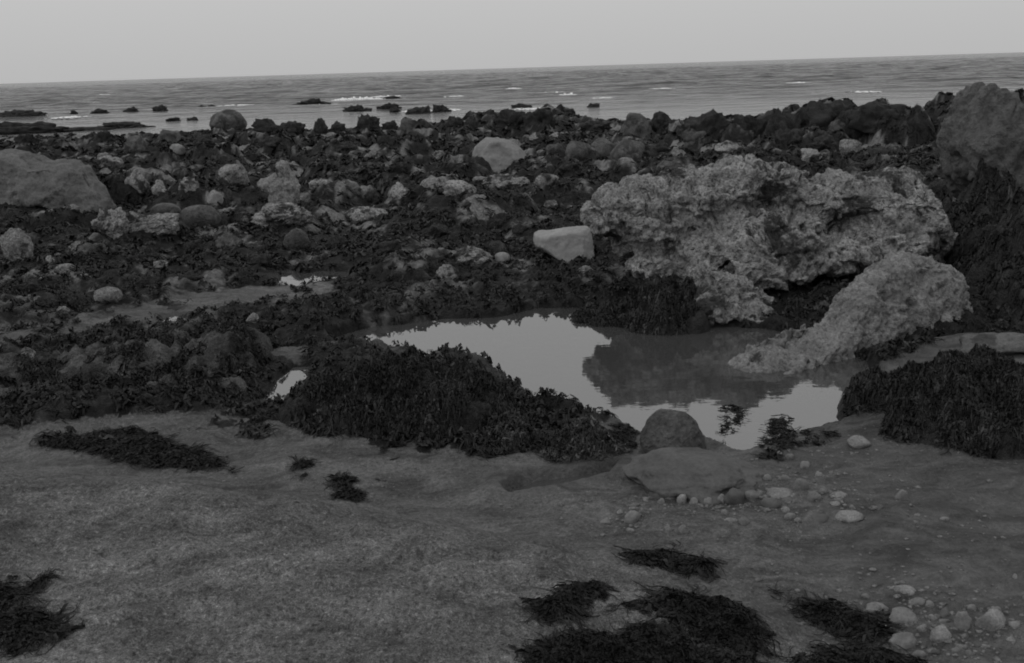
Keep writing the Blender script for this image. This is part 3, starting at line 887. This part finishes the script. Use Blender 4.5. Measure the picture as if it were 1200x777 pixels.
for k, (x0, y0, x1, y1, t) in enumerate(fld):
    if (t == 'g' and k % 2 == 0) or (t == 'p' and k % 5 == 1): continue
    place_rock((x0, y0, x1, y1), mats[t][0], 500 + k, name='stone', group='rocks scattered through the weed field', cat='stone', sub=4, deep=r_.uniform(.6, .95),
               rough=0.28 if t != 'd' else 0.36, fine=0.13 if t != 'd' else 0.2, sharp=14, planes=8, tone=mats[t][1], yaw=r_.uniform(-.3, .3), hmin=0.25, embed=0.33 if t == 'p' else 0.42, kindword={'p': 'crusted rock', 'g': 'rock', 'd': 'weedy rock'}[t])

# ---- rocks standing in the sea
sear = [(-14, 126, 54, 139), (104, 126, 130, 134), (80, 128, 90, 135), (140, 124, 165, 132), (177, 121, 197, 131), (-20, 137, 130, 156), (110, 141, 184, 151), (231, 122, 242, 128), (243, 122, 254, 127), (193, 137, 210, 143), (215, 136, 233, 142),
        (332, 114, 390, 124), (400, 121, 436, 131), (438, 119, 471, 129), (474, 122, 510, 134), (505, 120, 531, 132), (597, 120, 625, 128), (634, 121, 648, 127), (687, 120, 704, 127), (443, 112, 472, 117), (1065, 118, 1130, 132), (455, 126, 470, 133)]
for k, (x0, y0, x1, y1) in enumerate(sear):
    cx = (x0 + x1) / 2
    p = unproj(cx, y1 - 1, SEA_Z)
    m = depth_of(p) / F
    w = (x1 - x0) * m; hz = (y1 - y0) * m
    P, f = rock_verts(900 + k, (w, max(w * 0.35, 0.6), hz * 1.7), 5, 9, 8.0, 0.4, 0.25)
    P[:, 2] -= hz * 0.95
    o = mesh_obj('sea_rock', P, f, M_WEEDROCK, loc=(p[0], p[1] + 0.2, SEA_Z))
    o['category'] = 'sea rock'; o['group'] = 'low dark rocks standing in the sea'
    AUTO.append((o, cx, (y0 + y1) / 2, x1 - x0, y1 - y0, 'dark', 'sea rock'))

# ---- pebbles
peb = [(786, 580, 17, 11, 'p'), (800, 585, 12, 12, 'p'), (813, 588, 12, 10, 'g'), (830, 588, 14, 10, 'g'), (846, 586, 12, 14, 'p'), (862, 582, 24, 22, 'd'), (884, 581, 20, 14, 'g'),
       (905, 590, 24, 16, 'd'), (917, 579, 32, 12, 'p'), (940, 568, 18, 16, 'g'), (955, 583, 18, 14, 'g'), (966, 575, 10, 8, 'p'), (985, 580, 20, 8, 'p'), (980, 591, 12, 8, 'p'), (927, 606, 14, 10, 'g'),
       (921, 598, 10, 8, 'p'), (936, 610, 10, 7, 'p'), (963, 609, 34, 11, 'd'), (998, 608, 34, 8, 'p'), (858, 610, 16, 7, 'p'), (873, 611, 14, 10, 'g'), (1058, 580, 16, 14, 'g'), (1031, 596, 12, 9, 'd'),
       (1108, 608, 12, 6, 'p'), (741, 606, 20, 16, 'g'), (727, 600, 8, 6, 'p'), (784, 622, 15, 11, 'p'), (802, 621, 14, 11, 'p'), (710, 611, 14, 8, 'g'), (739, 622, 10, 6, 'p'), (926, 536, 10, 8, 'p'),
       (945, 545, 14, 9, 'g'), (900, 560, 12, 9, 'g'), (920, 560, 14, 9, 'g'), (960, 556, 10, 8, 'g'), (850, 600, 9, 7, 'g'), (1000, 595, 10, 7, 'g'), (775, 588, 9, 8, 'g'), (1076, 604, 8, 5, 'g'),
       (1030, 713, 32, 14, 'p'), (1062, 692, 32, 14, 'p'), (1076, 706, 22, 14, 'g'), (1091, 708, 14, 10, 'g'), (1105, 743, 28, 24, 'p'), (1165, 729, 38, 30, 'p'), (1166, 716, 20, 12, 'p'), (1130, 728, 22, 26, 'g'),
       (1060, 723, 40, 20, 'g'), (1082, 737, 14, 12, 'p'), (1060, 752, 36, 24, 'g'), (1047, 690, 10, 8, 'g'), (1110, 720, 20, 15, 'd'), (1094, 724, 14, 10, 'g'), (1186, 750, 12, 8, 'p'), (1004, 775, 16, 8, 'p'),
       (1190, 676, 7, 8, 'p'), (1150, 742, 12, 8, 'g'), (1042, 736, 14, 10, 'g'), (1016, 699, 12, 8, 'g'), (1078, 767, 18, 10, 'g'), (1122, 762, 14, 8, 'g'), (1140, 712, 12, 8, 'g'), (1148, 756, 16, 8, 'd'), (1190, 732, 16, 10, 'g'), (1098, 764, 12, 8, 'd')]
pm = {'p': (M_PEBP, 'pale'), 'g': (M_PEBG, 'grey'), 'd': (M_PEBD, 'dark')}
for k, (cx, cy, w, h, t) in enumerate(peb):
    grp = 'pebbles by the low damp boulder' if cy < 660 else 'pebbles gathered near the foreground seaweed'
    w, h = (w * .88, h * .88) if cy > 660 else (w, h)
    place_rock((cx - w / 2, cy - h / 2, cx + w / 2, cy + h / 2), pm[t][0], 1200 + k, name='pebble', cat='pebble', group=grp, sub=3, deep=r_.uniform(.65, .9), rough=0.2, fine=0.05, planes=8, sharp=10,
               embed=0.42, hmin=0.35, tone=pm[t][1], kindword='pebble', yaw=r_.uniform(-.3, .3))

# ---- seaweed patches thrown up on the sand
pats = [
    ([(728, 652), (770, 641), (800, 652), (855, 668), (850, 690), (822, 684), (790, 672), (740, 664)], 1500, 'narrow strip of black seaweed highest up the sand of the foreground patches'),
    ([(612, 714), (650, 690), (715, 683), (700, 712), (660, 727)], 1200, 'small ragged black seaweed patch, leftmost of the middle foreground group'),
    ([(728, 712), (770, 696), (812, 697), (868, 712), (915, 750), (880, 768), (820, 746), (785, 722), (740, 716)], 4200, 'large slanting black seaweed patch between the narrow strip and the frame bottom'),
    ([(622, 762), (690, 738), (750, 733), (800, 742), (850, 765), (890, 790), (900, 830), (610, 830)], 5000, 'widest black seaweed patch, cut by the bottom of the photo'),
    ([(895, 692), (945, 705), (1000, 712), (1045, 735), (1030, 755), (985, 748), (950, 728)], 1500, 'tapering black seaweed patch pointing at the grey pebble cluster'),
    ([(905, 790), (960, 757), (1030, 755), (1095, 785), (1095, 830), (905, 830)], 1500, 'black seaweed patch under the pebble cluster at the bottom of the photo'),
    ([(-60, 684), (15, 687), (45, 712), (92, 745), (60, 762), (0, 768), (-60, 775)], 3000, 'black seaweed patch in the bottom left corner'),
    ([(382, 572), (400, 563), (426, 580), (418, 588)], 500, 'tiny dark seaweed tuft alone on the wet sand channel'),
    ([(36, 524), (120, 506), (165, 500), (205, 515), (262, 540), (268, 556), (200, 552), (140, 545), (95, 532)], 3600, 'long black seaweed mat along the left edge of the sand bank'),
    ([(888, 538), (905, 520), (950, 506), (982, 508), (960, 522), (910, 540)], 590, 'dark seaweed streak between the low damp boulder and the black draped rock'),
    ([(690, 516), (700, 498), (725, 496), (750, 510), (742, 526), (710, 526)], 590, 'lacy seaweed sprig floating at the near rim of the pool'),
    ([(604, 478), (615, 465), (632, 470), (642, 484), (622, 488)], 350, 'small seaweed sprig standing in the pool beside the near mound'),
    ([(838, 522), (846, 514), (866, 513), (870, 522)], 150, 'little seaweed tuft in the pool just right of the rounded boulder'),
    ([(340, 545), (350, 537), (360, 545), (352, 558)], 200, 'dark weed tuft on the wet sand under the near mound'),
    ([(36, 690), (50, 680), (62, 684), (50, 693)], 160, 'wisp of weed above the bottom left seaweed patch'),
]
SP = {}
for k, (pp, n, label) in enumerate(pats):
    r2 = np.random.default_rng(3000 + k)
    poly = [tuple(hit(q[0], q[1])[:2]) if q[1] < 790 else tuple(unproj(q[0], q[1], 0.05)[:2]) for q in pp]
    P = np.array(poly); lo = P.min(0) - 0.03; hi = P.max(0) + 0.03
    xs = r2.uniform(lo[0], hi[0], n * 12); ys = r2.uniform(lo[1], hi[1], n * 12)
    sd = poly_sdf(poly, xs, ys)
    small = n < 600
    ok = sd + 0.05 * perlin(xs * 11, ys * 11, 0, 200 + k) + 0.03 * perlin(xs * 30, ys * 30, 0, 220 + k) < (-0.012 if small else -0.042)
    ok |= (sd < 0.015) & (r2.uniform(0, 1, len(xs)) < 0.012)
    small = n < 600
    n = int(n * 1.5)
    xs, ys = xs[ok][:n], ys[ok][:n]
    sd = poly_sdf(poly, xs, ys)

    def hp(x, y, poly=poly, k=k, small=small):
        s = poly_sdf(poly, x, y)
        return np.maximum(total(x, y), 0.0) + (0.012 if small else 0.028) * smooth(0.02, -0.09, s) * (0.7 + 0.6 * perlin(x * 14, y * 14, 0, 400 + k))
    o = ribbons('seaweed_patch', xs, ys, hp, 0.085 if not small else 0.055, 0.0042, M_MATT, 3100 + k, 6, 0.004, flow=0.2, wob=2.6, broad=0.45)
    tag(o, label, 'seaweed', 'seaweed patches on the sand and pool rim')

# ---- weed over the whole boulder field (nobody could count it)
n = 270000
d = np.exp(np.random.default_rng(41).uniform(math.log(3.5), math.log(34), n))
u = np.random.default_rng(42).uniform(-0.85, 0.85, n)
fx, fy = u * (d + 0.5), d
h, wzz, pl, _, wmm = ground(fx, fy, full=True)
keep = (wzz > 0.5) & (h > 0.0 - 10 * (wmm < 0.05)) & (h > SEA_Z + 0.02) & (np.random.default_rng(43).uniform(0, 1, n) > pl * 0.85)
fx, fy = fx[keep], fy[keep]
bands = [(3.4, 8, 0.085, 0.007), (8, 13, 0.13, 0.011), (13, 20, 0.2, 0.02), (20, 40, 0.32, 0.035)]
allv = []
root = None
for k, (a, b, ln, wd) in enumerate(bands):
    q = (fy >= a) & (fy < b)
    o = ribbons('seaweed', fx[q], fy[q], gfast, ln, wd, M_WEED, 60 + k, 4, 0.03, parent=root, flow=0.3, wob=1.6, broad=0.7)
    o['kind'] = 'stuff'
    root = root or None

# ---- shell grit on the dry bank
n = 5200
r3 = np.random.default_rng(51)
gx = r3.uniform(-2.2, 2.2, n * 3); gy = r3.uniform(2.0, 4.6, n * 3)
gm = (sand_sdf(gx, gy) < -0.05) & (r3.uniform(0, 1, n * 3) < 0.35 + 0.5 * perlin(gx * 2, gy * 2, 0, 500))
gx, gy = gx[gm][:n], gy[gm][:n]
gz = gfast(gx, gy)
v, f = ico(1)
s = r3.lognormal(math.log(0.0016), 0.5, len(gx))
V = v[None] * s[:, None, None] * np.array([1.2, 1.0, 0.6])[None, None] + np.stack([gx, gy, gz + s * 0.2], -1)[:, None]
Fz = f[None] + (np.arange(len(gx)) * len(v))[:, None, None]
o = mesh_obj('shell_grit', V.reshape(-1, 3), Fz.reshape(-1, 3), M_PEBG)
o['kind'] = 'stuff'

# ---- fine gravel among the pebbles
gv = []; gf = []; off = 0
r5 = np.random.default_rng(71)
v, f = ico(2)
for (cx, cy, sx, sy, n) in [(850, 590, 75, 10, 170), (955, 580, 45, 22, 190), (925, 548, 40, 20, 70), (740, 605, 30, 10, 40), (1080, 725, 70, 32, 260), (1140, 750, 50, 22, 120), (1000, 700, 60, 30, 60), (1010, 525, 40, 8, 50), (1130, 600, 60, 25, 40)]:
    for k in range(n):
        q = unproj(cx + r5.normal(0, sx), min(cy + r5.normal(0, sy), 800), 0.03)
        q[2] = gfast(q[0], q[1])
        sz = 0.0045 * r5.lognormal(0, 0.45)
        P = v * (1 + 0.22 * r5.normal(size=(len(v), 1))) * np.array([sz * r5.uniform(.8, 1.6), sz * r5.uniform(.8, 1.4), sz * r5.uniform(.4, .8)])[None] + q[None]
        gv.append(P); gf.append(f + off); off += len(v)
o = mesh_obj('gravel', np.concatenate(gv), np.concatenate(gf), M_GRAV); o['kind'] = 'stuff'

# ---- breaking crests out at sea
mf = NT('sea foam'); mf.principled(0.75, 0.8)
fo_v = []; fo_f = []; off = 0
r4 = np.random.default_rng(61)
for (x0, x1, yc, th) in [(388, 450, 116, 5), (436, 470, 113, 2), (470, 540, 130, 2.2), (600, 650, 128, 1.6), (60, 100, 138, 1.6), (340, 400, 124, 1.6), (1000, 1030, 108, 1.2), (760, 790, 104, 1.2), (590, 614, 104, 2.5), (628, 672, 109, 3.0), (652, 676, 111, 2), (922, 948, 97, 2.2), (112, 130, 111, 1.2), (520, 548, 113, 1.2), (690, 720, 115, 1.2), (255, 300, 124, 1.0)]:
    a = unproj(x0, yc + (600 - (x0 + x1) / 2) * 0 + th / 2, SEA_Z); b = unproj(x1, yc + th / 2 - (x1 - x0) * 0.031, SEA_Z)
    m = depth_of(a) / F
    k = int((x1 - x0) * 1.6)
    for t in np.linspace(0, 1, k):
        env = math.sin(math.pi * t) ** 0.6 * (0.5 + 0.9 * r4.uniform())
        c = a * (1 - t) + b * t + np.array([0, r4.normal(0, 0.5), 0.02])
        v, f = ico(2)
        P = v * np.array([m * 1.6, m * 2.2, m * th * 0.55 * env])[None] * r4.uniform(0.6, 1.3) + c[None]
        fo_v.append(P); fo_f.append(f + off); off += len(v)
o = mesh_obj('sea_foam', np.concatenate(fo_v), np.concatenate(fo_f), mf.m); o['kind'] = 'stuff'

# ------------------------------------------------------------------ labels from where each stone lies
ORD = ['nearest', 'second nearest', 'third nearest', 'fourth nearest', 'fifth nearest', 'sixth nearest', 'seventh nearest', 'eighth nearest', 'ninth nearest', 'tenth nearest', 'eleventh nearest', 'twelfth nearest']
LMP = LMS + [('the round white pebble', 1105, 743), ('the bottom left seaweed patch', 30, 730), ('the foam streak', 420, 115)]
byl = {}
for (o, cx, cy, w, h, tone, kw) in AUTO:
    best = None
    for ph, lx, ly in LMP:
        if kw == 'sea rock' and ly > 150: continue
        if kw == 'pebble' and ph not in ('the low damp boulder', 'the round white pebble', 'the black draped rock'): continue
        if kw != 'pebble' and ph in ('the round white pebble', 'the bottom left seaweed patch', 'the low damp boulder'): continue
        dd = math.hypot(cx - lx, 1.6 * (cy - ly))
        if best is None or dd < best[0]: best = (dd, ph, lx, ly)
    dd, ph, lx, ly = best
    if ph == 'the round white pebble' and dd < 4:
        tag(o, 'round white pebble, roundest of the cluster at the bottom right', 'pebble'); continue
    dx, dy = cx - lx, cy - ly
    if abs(dx) > 1.6 * abs(dy): rel = 'right of' if dx > 0 else 'left of'
    else: rel = 'behind' if dy < 0 else 'in front of'
    ar = w / max(h, 1)
    shape = 'flat' if ar > 2.3 else ('tall' if ar < 1.1 else ('long' if ar > 1.8 else 'chunky'))
    if kw == 'pebble': shape = 'long' if ar > 2.0 else ('round' if ar < 1.3 else 'oval')
    byl.setdefault((f'{tone} {shape} {kw}'.replace('dark tall weedy', 'tall dark weedy'), rel, ph), []).append((dd, o))
for (ds, rel, ph), its in byl.items():
    its.sort(key=lambda q: q[0])
    for k, (dd, o) in enumerate(its):
        o['label'] = f'{ds} {rel} {ph}' if len(its) == 1 else f'{ds}, {ORD[k]} {rel} {ph}'

# ------------------------------------------------------------------ light, sky, camera
w = bpy.data.worlds.new('World'); SC.world = w; w.use_nodes = True
nt = w.node_tree; nt.nodes.clear()
out = nt.nodes.new('ShaderNodeOutputWorld'); bg = nt.nodes.new('ShaderNodeBackground')
sky = nt.nodes.new('ShaderNodeTexSky'); sky.sky_type = 'NISHITA'; sky.sun_disc = False
SUN_EL, SUN_AZ = math.radians(44), math.radians(232)      # azimuth clockwise from +Y
sky.sun_elevation = SUN_EL; sky.sun_rotation = SUN_AZ; sky.dust_density = 4.0; sky.air_density = 1.0; sky.ozone_density = 1.0
bw = nt.nodes.new('ShaderNodeRGBToBW'); nt.links.new(sky.outputs[0], bw.inputs[0])
# cloud cover evens the sky out: blend towards an overcast gradient that brightens with height
tc = nt.nodes.new('ShaderNodeTexCoord'); sx = nt.nodes.new('ShaderNodeSeparateXYZ'); nt.links.new(tc.outputs['Generated'], sx.inputs[0])
mr = nt.nodes.new('ShaderNodeMapRange'); mr.inputs['From Min'].default_value = 0.0; mr.inputs['From Max'].default_value = 0.35
mr.inputs['To Min'].default_value = 10.2; mr.inputs['To Max'].default_value = 15.5
nt.links.new(sx.outputs['Z'], mr.inputs['Value'])
mxr = nt.nodes.new('ShaderNodeMix'); mxr.data_type = 'FLOAT'; mxr.inputs[0].default_value = 0.93
nt.links.new(bw.outputs[0], mxr.inputs[2]); nt.links.new(mr.outputs[0], mxr.inputs[3])
nt.links.new(mxr.outputs[0], bg.inputs['Color']); bg.inputs['Strength'].default_value = 0.12
nt.links.new(bg.outputs[0], out.inputs['Surface'])

sl = bpy.data.lights.new('sun', 'SUN'); sl.energy = 1.25; sl.angle = math.radians(12); sl.color = (1, 1, 1)
so = bpy.data.objects.new('sun', sl); COL.objects.link(so)
from mathutils import Vector, Matrix
sd_ = Vector((math.sin(SUN_AZ) * math.cos(SUN_EL), math.cos(SUN_AZ) * math.cos(SUN_EL), math.sin(SUN_EL)))
so.rotation_euler = sd_.to_track_quat('Z', 'Y').to_euler(); so.location = sd_ * 20

cd = bpy.data.cameras.new('camera'); co = bpy.data.objects.new('camera', cd); COL.objects.link(co)
cd.sensor_fit = 'HORIZONTAL'; cd.sensor_width = 36.0; cd.lens = 36.0 * F / PW; cd.clip_end = 20000; cd.clip_start = 0.05
mtx = Matrix.Identity(4)
for i in range(3):
    mtx[i][0] = RX[i]; mtx[i][1] = UX[i]; mtx[i][2] = -fwd[i]; mtx[i][3] = CAM[i]
co.matrix_world = mtx
SC.camera = co
vs_ = SC.view_settings
vs_.view_transform = 'Standard'; vs_.look = 'None'; vs_.gamma = 1.0; vs_.use_curve_mapping = False; vs_.exposure = -1.25
SC.display_settings.display_device = 'sRGB'
SC.cycles.filter_width = 1.9
SC.cycles.max_bounces = 6; SC.cycles.transparent_max_bounces = 8
